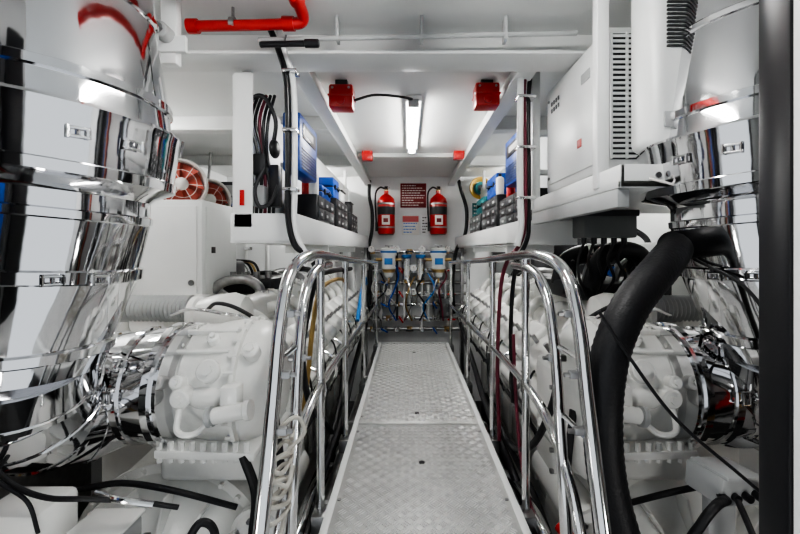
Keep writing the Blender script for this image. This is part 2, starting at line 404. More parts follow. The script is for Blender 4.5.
    o.cyl((-.54, 1.5, .20), (-.54, 1.9, .18), .05, ENGW2, seg=20, ch=.01)
    o.box((-.60, 1.7, .0), (-.50, 1.95, .5), ENGW, .03, seg=3)
    for k in range(5): o.cyl((-.505, 1.72, .05+k*.09), (-.49, 1.72, .05+k*.09), .011, DULL, seg=6)
    o.tube([(-1.3, 1.4, .16), (-1.1, 1.34, .20), (-.95, 1.33, .225), (-.78, 1.33, .20), (-.60, 1.4, .10)], .010, BLACK, 10)
    o.tube([(-.56, 1.36, .3), (-.51, 1.34, .18), (-.53, 1.36, .0), (-.55, 1.4, -.3)], .016, BLACK, 10)
    o.tube([(-.50, 1.5, .4), (-.47, 1.48, .2), (-.48, 1.55, -.1), (-.50, 1.7, -.4)], .014, BLACK, 10)
    # bellows, turbo
    bp = []
    for i in range(22): bp += [(i*.02, .058), (i*.02+.01, .067)]
    o.lathe((-1.50, 1.98, .71), (1, 0, 0), bp, LGREY, 32)
    o.lathe((-1.06, 1.98, .68), (1, 0, 0), [(0, .06), (.002, .09), (.03, .09), (.04, .08), (.12, .10), (.2, .11), (.26, .09), (.28, .04)], ENGW, 32)
    o.tube([(-.95, 1.9, .72), (-.86, 1.80, .76), (-.76, 1.78, .74), (-.66, 1.82, .66), (-.60, 1.9, .55)], .009, BLACK, 8)
    o.tube([(-1.1, 1.86, .70), (-.95, 1.76, .74), (-.80, 1.75, .72), (-.70, 1.74, .70), (-.58, 1.8, .60)], .008, STEEL, 8)
    o.box((-1.5, 1.75, .2), (-1.15, 2.4, .55), ENGW, .06, seg=3)
    for i in range(4):
        y = 2.6+i*.5
        o.tube([(cx-.2, y, .66), (cx-.1, y, .78), (cx+.05, y, .81), (cx+.15, y, .76), (cx+.17, y, .68)], .032, BLKP if i % 2 else DULL, 14, 6)
        o.cyl((cx+.17, y, .71), (cx+.17, y, .74), .045, STEEL, seg=18)
    o.box((cx-.14, 2.7, .70), (cx+.2, 3.3, .81), BLKP, .03)
    for k in range(4): o.cyl((cx-.08+k*.08, 2.75, .81), (cx-.08+k*.08, 2.75, .85), .022, DULL, seg=12)
    o.done()
engine(False); engine(True)

o = O('rubber_hose')
o.tube([(1.15, 1.62, 1.0), (1.0, 1.50, 1.02), (.88, 1.32, 1.0), (.757, 1.2, .945), (.64, 1.15, .84), (.57, 1.13, .70), (.545, 1.12, .53), (.56, 1.12, .34), (.605, 1.1, .147), (.67, 1.08, -.1), (.78, 1.06, -.4)], .050, BLACK, 24, 16, rib=.002)
o.cyl((.60, 1.105, .16), (.612, 1.10, .14), .055, STEEL, seg=24)
o.done()
o = O('black_cable')
o.tube([(.50, 1.05, .84), (.58, 1.05, .72), (.70, 1.05, .56), (.86, 1.05, .42), (1.0, 1.06, .31), (1.2, 1.1, .2)], .0045, BLACK, 8)
o.done()
o = O('black_cable')
o.tube([(.93, 1.3, .97), (.96, 1.15, .9), (.98, 1.08, .8), (1.01, 1.06, .66), (1.1, 1.05, .55)], .005, BLACK, 8)
o.done()
o = O('junction_box')
o.box((.84, 1.10, .29), (.99, 1.22, .37), LGREY, .012, rot=(0, .1, .2)); o.box((.85, 1.09, .365), (.98, 1.21, .378), LGREY, .006, rot=(0, .1, .2))
for i in range(4): o.cyl((.86+i*.033, 1.08, .325), (.86+i*.033, 1.11, .325), .011, BLKP, seg=12)
o.tube([(.86, 1.08, .325), (.81, 1.05, .33), (.77, 1.05, .28), (.74, 1.07, .18), (.75, 1.12, -.1)], .012, BLACK, 12)
o.tube([(.89, 1.08, .325), (.88, 1.02, .27), (.90, 1.02, .2), (.92, 1.12, 0)], .008, BLACK, 10)
o.box((.88, 1.17, -.2), (.96, 1.20, .30), LGREY, .004)
o.box((.84, 1.15, -.22), (.98, 1.3, -.18), DARK, .004)
o.done()
o = O('control_box')
o.box((-.92, 1.06, .13), (-.78, 1.18, .225), LGREY, .012); o.box((-.925, 1.055, .225), (-.775, 1.185, .237), ENGW2, .006)
o.cyl((-.77, 1.11, .18), (-.74, 1.11, .185), .02, ENGW2, seg=16); o.cyl((-.74, 1.11, .185), (-.725, 1.11, .186), .026, DULL, seg=6)
o.box((-1.16, 1.05, .08), (-.98, 1.2, .30), ENGW2, .02)
for i in range(3): o.cyl((-.89+i*.045, 1.05, .18), (-.89+i*.045, 1.07, .18), .011, DULL, seg=12)
o.tube([(-1.15, 1.1, .42), (-1.05, 1.06, .38), (-.95, 1.05, .35), (-.85, 1.06, .34), (-.76, 1.1, .31), (-.66, 1.15, .26)], .007, BLACK, 10)
o.tube([(-1.05, 1.05, .46), (-1.08, 1.05, .40), (-1.0, 1.05, .34), (-.98, 1.06, .25)], .005, BLACK, 10)
o.tube([(-.86, 1.1, .33), (-.78, 1.08, .325), (-.70, 1.1, .30)], .009, STEEL, 10)
o.tube([(-.64, 1.1, .1), (-.60, 1.08, .20), (-.57, 1.1, .25), (-.54, 1.12, .20), (-.55, 1.1, .05)], .011, BLACK, 10)
o.box((-.90, 1.1, -.4), (-.86, 1.16, .15), DARK, .004); o.box((-1.1, 1.1, -.4), (-1.06, 1.16, .1), DARK, .004)
o.box((-1.15, 1.08, -.44), (-.84, 1.3, -.40), DARK, .004)
o.done()

# ------------------------------------------------------------ shelves
o = O('storage_shelf')
o.box((-.80, 1.80, 1.03), (-.50, 5.28, 1.045), WHITE, .003)
o.box((-.515, 1.80, 1.03), (-.50, 5.28, 1.165), WHITE, .004)
o.box((-.80, 1.80, 1.03), (-.50, 1.815, 1.165), WHITE, .004)
o.box((-.80, 1.82, 1.03), (-.785, 5.28, 1.80), WHITE, .004)
o.box((-.785, 1.80, 1.1), (-.70, 1.812, 1.80), WHITE, .004)
for y in (1.9, 3.2, 4.9): o.box((-.79, y, 1.75), (-.76, y+.04, 1.97), WHITE, .003)
for y in (2.6, 3.9): o.box((-.80, y, .98), (-.52, y+.03, 1.03), WHITE, .003)
o.done()
o = O('storage_shelf')
o.box((.62, 2.24, 1.03), (.95, 5.28, 1.045), WHITE, .003)
o.box((.62, 2.24, 1.03), (.635, 5.28, 1.165), WHITE, .004)
o.box((.62, 2.24, 1.03), (.95, 2.255, 1.165), WHITE, .004)
o.box((.935, 2.24, 1.03), (.95, 5.28, 1.80), WHITE, .004)
for y in (2.3, 3.4, 4.9): o.box((.92, y, 1.75), (.95, y+.04, 1.97), WHITE, .003)
for y in (2.6, 3.9): o.box((.64, y, .98), (.95, y+.03, 1.03), WHITE, .003)
o.done()
def organizer(xf, xb, y0, y1, z0, z1, nr, nc, fm=None):
    o = O('drawer_organizer')
    o.box((min(xf, xb), y0, z0), (max(xf, xb), y1, z1), BLKP, .01)
    s = -1 if xf < xb else 1
    dy = (y1-y0-.02)/nc; dz = (z1-z0-.02)/nr
    for i in range(nc):
        for j in range(nr):
            a = y0+.01+i*dy+.004; b = z0+.01+j*dz+.004
            o.box((xf-.004 if s < 0 else xf, a, b), (xf if s < 0 else xf+.004, a+dy-.008, b+dz-.008), fm or (DARK, GREY)[(i*3+j*2) % 5 == 0], .002)
            o.box((xf+s*.004-.004, a+dy*.3, b+dz*.25), (xf+s*.004+.004, a+dy*.55, b+dz*.5), LGREY, .001)
    o.done()
organizer(-.545, -.74, 2.42, 2.95, 1.045, 1.34, 4, 3)
organizer(-.545, -.74, 3.05, 3.6, 1.045, 1.40, 5, 3)
organizer(-.545, -.74, 3.8, 4.3, 1.045, 1.36, 4, 3)
organizer(.665, .86, 2.30, 2.9, 1.045, 1.36, 5, 3)
organizer(.665, .86, 3.0, 3.6, 1.045, 1.42, 5, 3)
organizer(.665, .86, 3.7, 4.3, 1.045, 1.34, 4, 3, GREY)
def case(x0, x1, y0, y1, z0, z1, m=BLUE, front=1):
    o = O('tool_case')
    zm = z0+(z1-z0)*.55
    o.box((x0, y0, z0), (x1, y1, zm-.003), m, .012); o.box((x0, y0, zm+.003), (x1, y1, z1), m, .012)
    o.box((x0+.005, y0+.005, zm-.004), (x1-.005, y1-.005, zm+.004), BLKP, .001)
    xf = x1 if front > 0 else x0
    for y in (y0+(y1-y0)*.2, y0+(y1-y0)*.75): o.box((xf-.005, y, zm-.02), (xf+.008, y+.03, zm+.02), BLKP, .003)
    ym = (y0+y1)/2
    o.tube([(xf, ym-.05, zm-.01), (xf+front*.025, ym-.04, zm-.01), (xf+front*.025, ym+.04, zm-.01), (xf, ym+.05, zm-.01)], .006, BLKP, 8)
    o.done()
case(-.70, -.56, 2.62, 2.9, 1.342, 1.43, BLUE); case(-.70, -.57, 3.06, 3.3, 1.402, 1.56)
case(.68, .86, 3.1, 3.45, 1.425, 1.60, BLUE, -1)
case(.70, .86, 3.7, 4.1, 1.345, 1.50, TEAL, -1)
o = O('storage_bin')
for (y, z, m) in ((3.35, 1.465, WHITE), (3.85, 1.425, DARK)):
    o.box((-.70, y, z-.06), (-.56, y+.2, z+.03), m, .012); o.box((-.71, y-.005, z+.028), (-.55, y+.205, z+.04), BLKP, .004)
o.done()
def bottle(x, y, z, m, cap, h=.16, r=.03):
    o = O('spray_can')
    o.lathe((x, y, z), (0, 0, 1), [(0, r-.003), (.003, r), (h*.75, r), (h*.82, r*.75), (h*.84, r*.45), (h*.86, r*.45)], m, 20)
    o.cyl((x, y, z+h*.86), (x, y, z+h), r*.4, cap, seg=14, ch=.003)
    o.done()
for (x, y, z, m, c) in ((-.58, 2.46, 1.34, SIGNT, RED), (-.64, 2.52, 1.34, RED, BLKP), (-.57, 4.4, 1.045, SIGNT, BLUE), (-.58, 4.52, 1.045, YEL, BLKP),
                        (.72, 2.80, 1.36, RED, SIGNT), (.70, 3.04, 1.42, SIGNT, BLKP), (.70, 4.42, 1.045, SIGNT, RED), (.70, 4.55, 1.045, TEAL, SIGNT)):
    bottle(x, y, z, m, c)
def charger(x, y0, y1, z0, z1, side):
    o = O('battery_charger')
    x2 = x+side*.09
    o.box((min(x, x2), y0, z0), (max(x, x2), y1, z1), BLUE, .012)
    xf = x
    for k in range(7):
        z = z0+.02+k*(z1-z0-.04)/7*.45
        o.box((min(xf, xf-side*.004), y0+.03, z), (max(xf, xf-side*.004), y1-.03, z+.006), BLKP, .001)
    o.box((min(xf, xf-side*.004), y0+.05, z0+(z1-z0)*.6), (max(xf, xf-side*.004), y1-.05, z1-.04), BLKP, .002)
    o.box((min(xf, xf-side*.006), y0+.08, z0+(z1-z0)*.68), (max(xf, xf-side*.006), y1-.12, z1-.06), SIGNT, .001)
    for k in range(9): o.box((min(x, x2)+.015, y0-.004, z0+.02+k*.028), (max(x, x2)-.015, y0+.002, z0+.032+k*.028), BLKP, .001)
    o.box((min(x2, x2+side*.02), y0+.03, z0+.02), (max(x2, x2+side*.16), y0+.07, z0+.05), WHITE, .002)
    o.box((min(x2, x2+side*.02), y0+.03, z1-.05), (max(x2, x2+side*.16), y0+.07, z1-.02), WHITE, .002)
    o.done()
charger(-.545, 2.02, 2.40, 1.40, 1.70, -1)
charger(.655, 2.30, 2.70, 1.42, 1.72, 1)

o = O('headset_and_cable_bundle')
for k in range(6):
    x = -.74+k*.02
    o.tube([(x, 1.92, 1.74), (x-.01, 1.86, 1.6), (x+.02*math.sin(k), 1.87, 1.45), (x+.01, 1.88, 1.3), (x, 1.9, 1.17)], .008, BLKP if k != 3 else MAROON, 8)
o.tube([(-.74, 1.84, 1.55), (-.72, 1.83, 1.68), (-.66, 1.83, 1.70), (-.61, 1.84, 1.60), (-.62, 1.85, 1.5)], .010, BLKP, 10)
o.sph((-.74, 1.85, 1.52), .045, BLKP, (.5, 1, 1)); o.sph((-.62, 1.86, 1.47), .045, BLKP, (.5, 1, 1))
o.box((-.73, 1.85, 1.35), (-.66, 1.9, 1.45), DARK, .015)
o.box((-.65, 1.86, 1.20), (-.60, 1.92, 1.40), BLKP, .012)
o.box((-.72, 1.84, 1.20), (-.66, 1.9, 1.30), LGREY, .012)
o.tube([(-.66, 1.84, 1.38), (-.70, 1.83, 1.28), (-.68, 1.83, 1.2), (-.63, 1.84, 1.22), (-.60, 1.85, 1.3)], .009, DARK, 8)
o.box((-.755, 1.79, 1.20), (-.735, 1.80, 1.27), RED, .002)
o.done()
o = O('cable_conduit')
o.tube([(-.60, 1.70, 1.97), (-.55, 1.70, 1.85), (-.515, 1.70, 1.7), (-.51, 1.70, 1.4), (-.51, 1.70, 1.15), (-.48, 1.70, 1.02), (-.42, 1.75, .96), (-.40, 1.8, .8), (-.41, 1.85, .4), (-.42, 1.9, 0), (-.45, 1.95, -.3)], .013, BLKP, 12)
o.tube([(-.56, 1.71, 1.97), (-.53, 1.71, 1.85), (-.49, 1.71, 1.7), (-.485, 1.71, 1.3), (-.485, 1.71, 1.1), (-.45, 1.72, 1.0), (-.41, 1.72, .95)], .013, WHITE, 12)
for z in (1.75, 1.5, 1.25): o.box((-.53, 1.68, z), (-.47, 1.74, z+.015), STEEL, .003)
o.done()
o = O('cable_conduit')
o.tube([(.60, 2.0, 1.97), (.58, 2.0, 1.8), (.585, 2.0, 1.5), (.585, 2.0, 1.15), (.56, 2.0, 1.03), (.50, 2.0, .95), (.475, 2.05, .8), (.47, 2.1, .4), (.48, 2.1, 0)], .010, MAROON, 12)
o.tube([(.64, 2.02, 1.97), (.61, 2.02, 1.8), (.61, 2.02, 1.4), (.61, 2.02, 1.15), (.60, 2.02, 1.05), (.55, 2.05, .9), (.54, 2.1, .6), (.55, 2.1, .2)], .011, BLKP, 12)
o.tube([(.56, 1.98, 1.97), (.555, 1.98, 1.6), (.555, 1.98, 1.3), (.56, 1.98, 1.12), (.54, 1.98, 1.02)], .016, WHITE, 12)
for z in (1.75, 1.5, 1.25): o.box((.54, 1.96, z), (.63, 2.03, z+.015), STEEL, .003)
o.done()

# ------------------------------------------------------------ right cabinets
o = O('equipment_rack')
o.box((.68, 1.28, 1.20), (1.6, 2.2, 1.225), WHITE, .003)
o.box((.68, 1.28, 1.20), (.695, 2.2, 1.275), WHITE, .003)
o.box((.68, 1.28, 1.20), (1.6, 1.295, 1.275), WHITE, .003)
o.box((.672, 1.42, 1.22), (.715, 1.46, 1.97), WHITE, .004)
o.box((.672, 2.16, 1.22), (.715, 2.2, 1.97), WHITE, .004)
for x in (.8, 1.1, 1.4): o.cyl((x, 1.275, 1.24), (x, 1.282, 1.24), .01, DULL, seg=8)
o.box((.68, 1.30, 1.14), (.72, 2.2, 1.20), LGREY, .003)
o.done()
o = O('inverter_cabinet')
o.box((.745, 1.50, 1.30), (1.02, 2.15, 1.84), WHITE, .012)
o.box((.738, 1.53, 1.34), (.746, 2.12, 1.80), WHITE, .004)
for (y, z) in ((1.56, 1.37), (1.56, 1.77), (2.09, 1.37), (2.09, 1.77)): o.cyl((.732, y, z), (.740, y, z), .008, DULL, seg=8)
for i in range(2):
    for j in range(4): o.box((.734, 1.95+j*.03, 1.70+i*.035), (.739, 1.965+j*.03, 1.72+i*.035), DARK, .001)
o.box((.734, 1.70, 1.44), (.739, 1.74, 1.475), RED, .001); o.box((.734, 1.62, 1.70), (.739, 1.70, 1.74), LGREY, .001)
for y in (1.55, 2.05): o.box((.78, y, 1.225), (1.0, y+.04, 1.30), LGREY, .004)
o.box((.757, 1.494, 1.34), (.93, 1.502, 1.81), DARK, .001)
for k in range(24): o.box((.757, 1.484, 1.345+k*.0195), (.93, 1.497, 1.355+k*.0195), WHITE, .002, rot=(.4, 0, 0))
for x in (.757, .815, .873, .93): o.box((x-.003, 1.482, 1.34), (x+.003, 1.495, 1.81), WHITE, .001)
o.done()
o = O('air_handler_unit')
o.box((.80, 1.30, 1.34), (1.02, 1.46, 1.95), WHITE, .035, seg=4)
for k in range(20): o.box((.84, 1.293, 1.66+k*.013), (.98, 1.302, 1.666+k*.013), DARK, .001)
o.box((.83, 1.293, 1.4), (.90, 1.30, 1.45), LGREY, .002)
o.box((.84, 1.32, 1.225), (.87, 1.44, 1.34), LGREY, .003); o.box((.96, 1.32, 1.225), (.99, 1.44, 1.34), LGREY, .003)
o.tube([(.76, 1.3, 1.24), (.80, 1.26, 1.215), (.88, 1.25, 1.20), (.93, 1.25, 1.24), (.96, 1.27, 1.35)], .004, SIGNT, 8)
o.done()
o = O('terminal_enclosure')
o.box((.86, 1.95, 1.06), (1.12, 2.1, 1.18), GREY, .01); o.box((.855, 1.94, 1.165), (1.125, 2.105, 1.195), DARK, .004)
for i in range(5): o.cyl((.88+i*.05, 2.0, 1.06), (.88+i*.05, 2.0, 1.03), .014, BLKP, seg=10); 
for i in range(5): o.tube([(.88+i*.05, 2.0, 1.04), (.86+i*.05, 2.02, .95), (.9+i*.06, 2.1, .85), (.98+i*.03, 2.2, .75)], .008, BLACK, 8)
o.done()

# ------------------------------------------------------------ ceiling services
o = O('fire_main_pipe')
z = 1.905
o.tube([(-.86, 1.6, z-.01), (-.6, 1.6, z-.005), (-.47, 1.6, z)], .021, RED, 16)
o.cyl((-.50, 1.6, z), (-.455, 1.6, z), .028, RED, seg=20)
o.tube([(-.47, 1.6, z), (-.43, 1.6, z+.005), (-.415, 1.58, z+.02), (-.415, 1.5, z+.03), (-.415, 1.35, z+.033), (-.415, .8, z+.033)], .023, RED, 16)
o.cyl((-.415, 1.50, z+.028), (-.415, 1.46, z+.03), .029, RED, seg=20)
o.cyl((-.88, 1.6, z-.01), (-.84, 1.6, z-.01), .028, RED, seg=20)
o.cyl((-.70, 1.6, z+.02), (-.70, 1.6, 1.97), .006, DULL, seg=8); o.cyl((-.71, 1.6, z), (-.69, 1.6, z), .025, DULL, seg=16)
o.done()
o = O('ceiling_conduit')
o.tube([(-.62, 1.66, 1.872), (0, 1.66, 1.885), (.7, 1.66, 1.90)], .010, LGREY, 10)
o.tube([(-.40, 1.69, 1.892), (0, 1.69, 1.90), (.7, 1.69, 1.915)], .006, DULL, 10)
for x in (-.3, 0.05, .4): o.box((x, 1.65, 1.87), (x+.012, 1.70, 1.97), LGREY, .002)
o.done()
o = O('black_torch')
o.cyl((-.60, 1.62, 1.832), (-.42, 1.62, 1.836), .012, BLKP, seg=14, ch=.003); o.cyl((-.42, 1.62, 1.836), (-.36, 1.62, 1.837), .017, BLKP, seg=14, ch=.004)
o.cyl((-.5, 1.62, 1.84), (-.5, 1.64, 1.88), .004, DULL, seg=6)
o.done()
o = O('white_bracket')
o.box((-.93, 1.50, 1.70), (-.87, 1.54, 1.97), WHITE, .006); o.box((-.96, 1.49, 1.74), (-.83, 1.51, 1.80), WHITE, .004)
o.cyl((-.90, 1.50, 1.80), (-.90, 1.44, 1.80), .03, LGREY, seg=18, ch=.004); o.cyl((-.90, 1.44, 1.80), (-.90, 1.42, 1.80), .018, DULL, seg=6)
o.done()
def beacon(x, y, z, s):
    o = O('red_alarm_sounder')
    o.box((x-.06*s, y, z-.06*s), (x+.06*s, y+.10*s, z+.055*s), RED, .012*s)
    o.box((x-.064*s, y-.006*s, z-.004*s), (x+.064*s, y+.105*s, z+.004*s), RED, .004*s)
    o.lathe((x, y, z-.03*s), (0, -1, 0), [(0, .02*s), (.008*s, .02*s), (.012*s, .012*s)], RED, 20)
    o.cyl((x-.04*s, y-.003, z+.035*s), (x-.04*s, y+.004, z+.035*s), .006*s, DULL, seg=8); o.cyl((x+.04*s, y-.003, z+.035*s), (x+.04*s, y+.004, z+.035*s), .006*s, DULL, seg=8)
    o.box((x-.03*s, y+.02*s, z+.05*s), (x+.03*s, y+.08*s, 1.97), DARK, .003)
    o.done()
beacon(-.38, 2.25, 1.875, 1.15); beacon(.45, 2.25, 1.885, 1.15)
beacon(-.40, 3.9, 1.93, .85); beacon(.50, 3.9, 1.94, .85)
o = O('ceiling_cable')
o.tube([(-.31, 2.3, 1.86), (-.2, 2.4, 1.93), (-.05, 2.44, 1.935), (.03, 2.51, 1.945)], .008, BLKP, 8)
o.done()

# ------------------------------------------------------------ back wall
def extinguisher(x):
    o = O('fire_extinguisher')
    y = 5.15
    o.lathe((x, y, 1.20), (0, 0, 1), [(0, .08), (.005, .102), (.03, .112), (.41, .112), (.46, .10), (.50, .06), (.52, .03), (.56, .03)], RED, 28)
    o.cyl((x, y, 1.195), (x, y, 1.205), .095, BLKP, seg=24)
    o.cyl((x, y, 1.75), (x, y, 1.80), .024, BRASS, seg=14)
    o.box((x-.02, y-.09, 1.80), (x+.02, y+.03, 1.815), BLKP, .003, rot=(.2, 0, 0)); o.box((x-.02, y-.10, 1.775), (x+.02, y, 1.788), BLKP, .003, rot=(-.1, 0, 0))
    o.cyl((x+.03, y-.01, 1.79), (x+.045, y-.01, 1.79), .02, SIGNT, seg=14)
    o.tube([(x-.02, y, 1.79), (x-.08, y-.02, 1.80), (x-.135, y-.03, 1.72), (x-.135, y-.03, 1.5), (x-.125, y-.03, 1.35)], .011, BLACK, 8)
    o.cyl((x-.125, y-.03, 1.36), (x-.12, y-.03, 1.24), .014, BLKP, r2=.02, seg=12)
    o.lathe((x, y, 1.45), (0, 0, 1), [(0, .112), (.001, .1135), (.10, .1135), (.101, .112)], BLKP, 28)
    o.box((x-.05, y-.118, 1.32), (x+.05, y-.110, 1.44), SIGNT, .002); o.box((x-.03, y-.120, 1.35), (x+.03, y-.117, 1.40), SIGNR, .001)
    for z in (1.28, 1.58): o.lathe((x, y, z), (0, 0, 1), [(0, .112), (.001, .116), (.018, .116), (.019, .112)], DULL, 28)
    o.box((x-.03, y+.10, 1.22), (x+.03, 5.297, 1.70), DULL, .003)
    o.done()
extinguisher(-.28); extinguisher(.39)
def sign(name, x0, x1, z0, z1, base, rows, ink, head=None, fill=.35):
    o = O(name)
    o.box((x0, 5.285, z0), (x1, 5.298, z1), base, .003)
    n = len(rows); h = (z1-z0-.03)/n
    rnd = random.Random(3)
    for i, r in enumerate(rows):
        zt = z1-.015-i*h; x = x0+.02
        while r and x < x0+.02+(x1-x0-.05)*r:       # words
            w = rnd.uniform(.012, .04)
            o.box((x, 5.282, zt-h*(.3+fill)), (min(x+w, x1-.015), 5.286, zt-h*.3), ink, 0); x += w+.008
    if head: o.box((x0+.01, 5.281, z1-.09), (x1-.01, 5.286, z1-.012), head, 0)
    o.done()
sign('warning_sign', -.10, .24, 1.56, 1.88, SIGNR, [.6, .9, 1, .8, 1, .9, .5, .9, .7], SIGNT)
sign('safety_notice', -.08, .15, 1.2, 1.46, SIGNT, [0, 0, 1, .8, .9, .6], LBLUE, RED)
sign('instruction_placard', .17, .27, 1.2, 1.46, WHITE, [.9, .6, 1, .9, .7, .9], DARK)
sign('instruction_placard', .85, 1.05, 1.3, 1.62, TEAL, [.9, .6, 1, .9, .7, .9], SIGNT)

def racor(x, z=.98):
    o = O('fuel_filter')
    y = 5.0
    o.lathe((x, y, z-.36), (0, 0, 1), [(0, .03), (.01, .045), (.10, .075), (.11, .09), (.13, .09), (.131, .082), (.27, .085), (.271, .10), (.30, .10), (.301, .085), (.34, .08), (.36, .05), (.37, .01)], WHITE, 28)
    o.lathe((x, y, z-.30), (0, 0, 1), [(0, .066), (.003, .072), (.04, .084), (.041, .07)], BRASS, 28)
    o.lathe((x, y, z-.03), (0, 0, 1), [(0, .08), (.002, .105), (.02, .105), (.035, .08), (.04, .02)], WHITE, 28)
    o.box((x-.05, y-.10, z-.20), (x+.05, y-.080, z-.12), LBLUE, .003)
    o.lathe((x, y, z-.055), (0, 0, 1), [(0, .08), (.002, .104), (.022, .104), (.023, .08)], LBLUE, 28)
    o.cyl((x, y, z), (x, y, z+.03), .012, DULL, seg=8); o.box((x-.05, y-.008, z+.025), (x+.05, y+.008, z+.04), DULL, .004)
    o.cyl((x, y, z-.37), (x, y, z-.43), .012, BRASS, seg=10)
    o.box((x-.07, y+.05, z-.2), (x+.07, 5.297, z-.12), DULL, .006)
    for s in (-1, 1):
        o.cyl((x+s*.08, y, z-.14), (x+s*.16, y, z-.14), .02, BRASS, seg=12)
        o.cyl((x+s*.16, y, z-.14), (x+s*.18, y, z-.14), .03, DULL, seg=6)
    o.done()
racor(-.24, 1.02); racor(.38, 1.02)
o = O('fuel_manifold_pipework')
for i, (z, m) in enumerate(((.98, STEEL), (.74, STEEL), (.58, DULL), (.44, STEEL), (.30, STEEL), (.12, STEEL), (-.02, DULL))):
    o.tube([(-.6, 5.18, z), (0, 5.18, z), (.75, 5.18, z)], .024, m, 12)
    for k in range(7):
        x = -.46+k*.16+.05*(i % 2)
        o.cyl((x, 5.18, z-.03), (x, 5.18, z+.03), .038, BRASS if (k+i) % 3 == 0 else STEEL, seg=14)
        o.cyl((x, 5.15, z), (x, 5.07, z), .014, STEEL, seg=10)
        if (k+i) % 2:
            o.box((x-.05, 5.06, z-.010), (x+.05, 5.075, z+.010), (RED, BLUE, LGREY, DARK)[(k+2*i) % 4], .003, rot=(0, .5*(k % 3), 0))
        elif i in (0, 1, 3):
            o.cyl((x, 5.08, z+.03), (x, 5.05, z+.03), .045, STEEL, seg=20, ch=.004); o.cyl((x, 5.052, z+.03), (x, 5.046, z+.03), .036, SIGNT, seg=20)
            o.box((x-.002, 5.043, z+.03), (x+.002, 5.046, z+.058), BLKP, 0)
for k in range(15):
    x = -.50+k*.075+random.uniform(-.02, .02); z0 = random.choice((.1, .3, -.05)); z1 = random.choice((.55, .74, .98))
    o.tube([(x, 5.14, z1), (x, 5.14, (z0+z1)/2), (x, 5.14, z0)], .015, random.choice((STEEL, STEEL, STEEL, BRASS, WHITE, DARK)), 10)
for k in range(10):
    x = -.45+k*.10
    o.tube([(x, 5.12, .80-.1*(k % 3)), (x+.03, 5.02, .66), (x+.08*math.sin(k*2), 4.98, .5), (x+.1*math.cos(k*3), 5.02, .3), (x, 5.1, .1)], .011, (STEEL, BLACK, STEEL, BLUE, STEEL, BRASS, BLACK, LBLUE, STEEL, MAROON)[k], 8)
for x in (-.02, .16):
    o.cyl((x, 5.08, .62), (x, 5.08, .90), .055, STEEL, seg=20, ch=.008); o.cyl((x, 5.08, .90), (x, 5.08, .94), .065, LBLUE, seg=20, ch=.006); o.cyl((x, 5.08, .58), (x, 5.08, .62), .03, BRASS, seg=12)
o.box((-.45, 5.1, .1), (-.33, 5.28, .25), LGREY, .01); o.box((.42, 5.1, .15), (.58, 5.28, .38), GREY, .01)
for x in (-.55, .70): o.box((x-.02, 5.15, -.6), (x+.02, 5.28, 1.05), DULL, .004)
o.done()
o = O('coolant_hose')
o.tube([(-.50, 5.2, 1.9), (-.50, 5.15, 1.7), (-.46, 5.12, 1.5), (-.46, 5.1, 1.25), (-.50, 5.08, 1.0), (-.47, 5.05, .7), (-.49, 5.05, .3)], .022, BLACK, 12)
o.done()
o = O('coolant_hose')
o.tube([(.66, 5.2, 1.9), (.68, 5.1, 1.75), (.74, 5.05, 1.5), (.72, 5.05, 1.2), (.60, 5.0, .98), (.56, 5.0, .6), (.58, 5.05, .2)], .022, BLACK, 12)
o.done()
o = O('coiled_yellow_hose')
for k in range(4): 
    P = [(.94+(.10+.012*k)*math.cos(a*math.pi/8), 5.20-.012*k, 1.80+(.10+.012*k)*math.sin(a*math.pi/8)) for a in range(17)]
    o.tube(P, .011, YEL, 8, 3)
o.cyl((.94, 5.15, 1.80), (.94, 5.29, 1.80), .08, TEAL, seg=24, ch=.01); o.cyl((.94, 5.14, 1.80), (.94, 5.16, 1.80), .04, DARK, seg=18)
o.done()

o = O('door_1')
o.box((-2.15, 5.26, -.2), (-1.45, 5.299, 1.35), WHITE, .04, seg=4)
o.box((-2.1, 5.245, -.15), (-1.5, 5.265, 1.30), WALLW, .04, seg=4)
for z in (.2, .6, 1.0): o.box((-2.14, 5.23, z), (-2.04, 5.26, z+.04), STEEL, .006); 
o.tube([(-1.55, 5.25, .7), (-1.55, 5.2, .7), (-1.62, 5.2, .7), (-1.7, 5.2, .68)], .01, STEEL, 8)
o.done()
o = O('service_pipework')
for k in range(6):
    x = -1.35+k*.12
    o.tube([(x, 5.2, 1.5), (x, 5.2, 1.0), (x+.05, 5.18, .6), (x+.05, 5.18, 0)], .02+.006*(k % 2), (WHITE, STEEL, BLACK, WHITE, DULL, WHITE)[k], 12)
o.tube([(-2.3, 4.6, 1.22), (-1.75, 4.6, 1.22), (-1.65, 4.6, 1.18), (-1.62, 4.6, 1.05), (-1.62, 4.6, .5)], .022, WHITE, 14)
for k in range(4): o.tube([(-2.33+k*.06, 4.5, 1.25), (-2.2+k*.05, 4.45, 1.05), (-2.05+k*.03, 4.45, .9), (-1.85+k*.04, 4.5, .85), (-1.75+k*.03, 4.55, .6)], .014, (STEEL, BLACK, BRASS, BLACK)[k], 8)
o.box((-1.2, 5.12, .95), (-.95, 5.29, 1.3), LGREY, .012)
o.done()
o = O('electrical_cabinet')
o.box((-1.80, 2.45, -.3), (-1.26, 2.95, 1.31), WHITE, .015)
o.box((-1.76, 2.44, .0), (-1.29, 2.452, 1.27), WHITE, .006)
o.box((-1.262, 2.49, -.2), (-1.254, 2.92, 1.27), WHITE, .004)
o.cyl((-1.32, 2.43, .8), (-1.32, 2.445, .8), .018, DULL, seg=14); o.box((-1.253, 2.55, .98), (-1.250, 2.60, 1.02), DARK, .001)
for z in (1.1, .3): o.cyl((-1.75, 2.435, z), (-1.75, 2.435, z+.06), .01, DULL, seg=10)
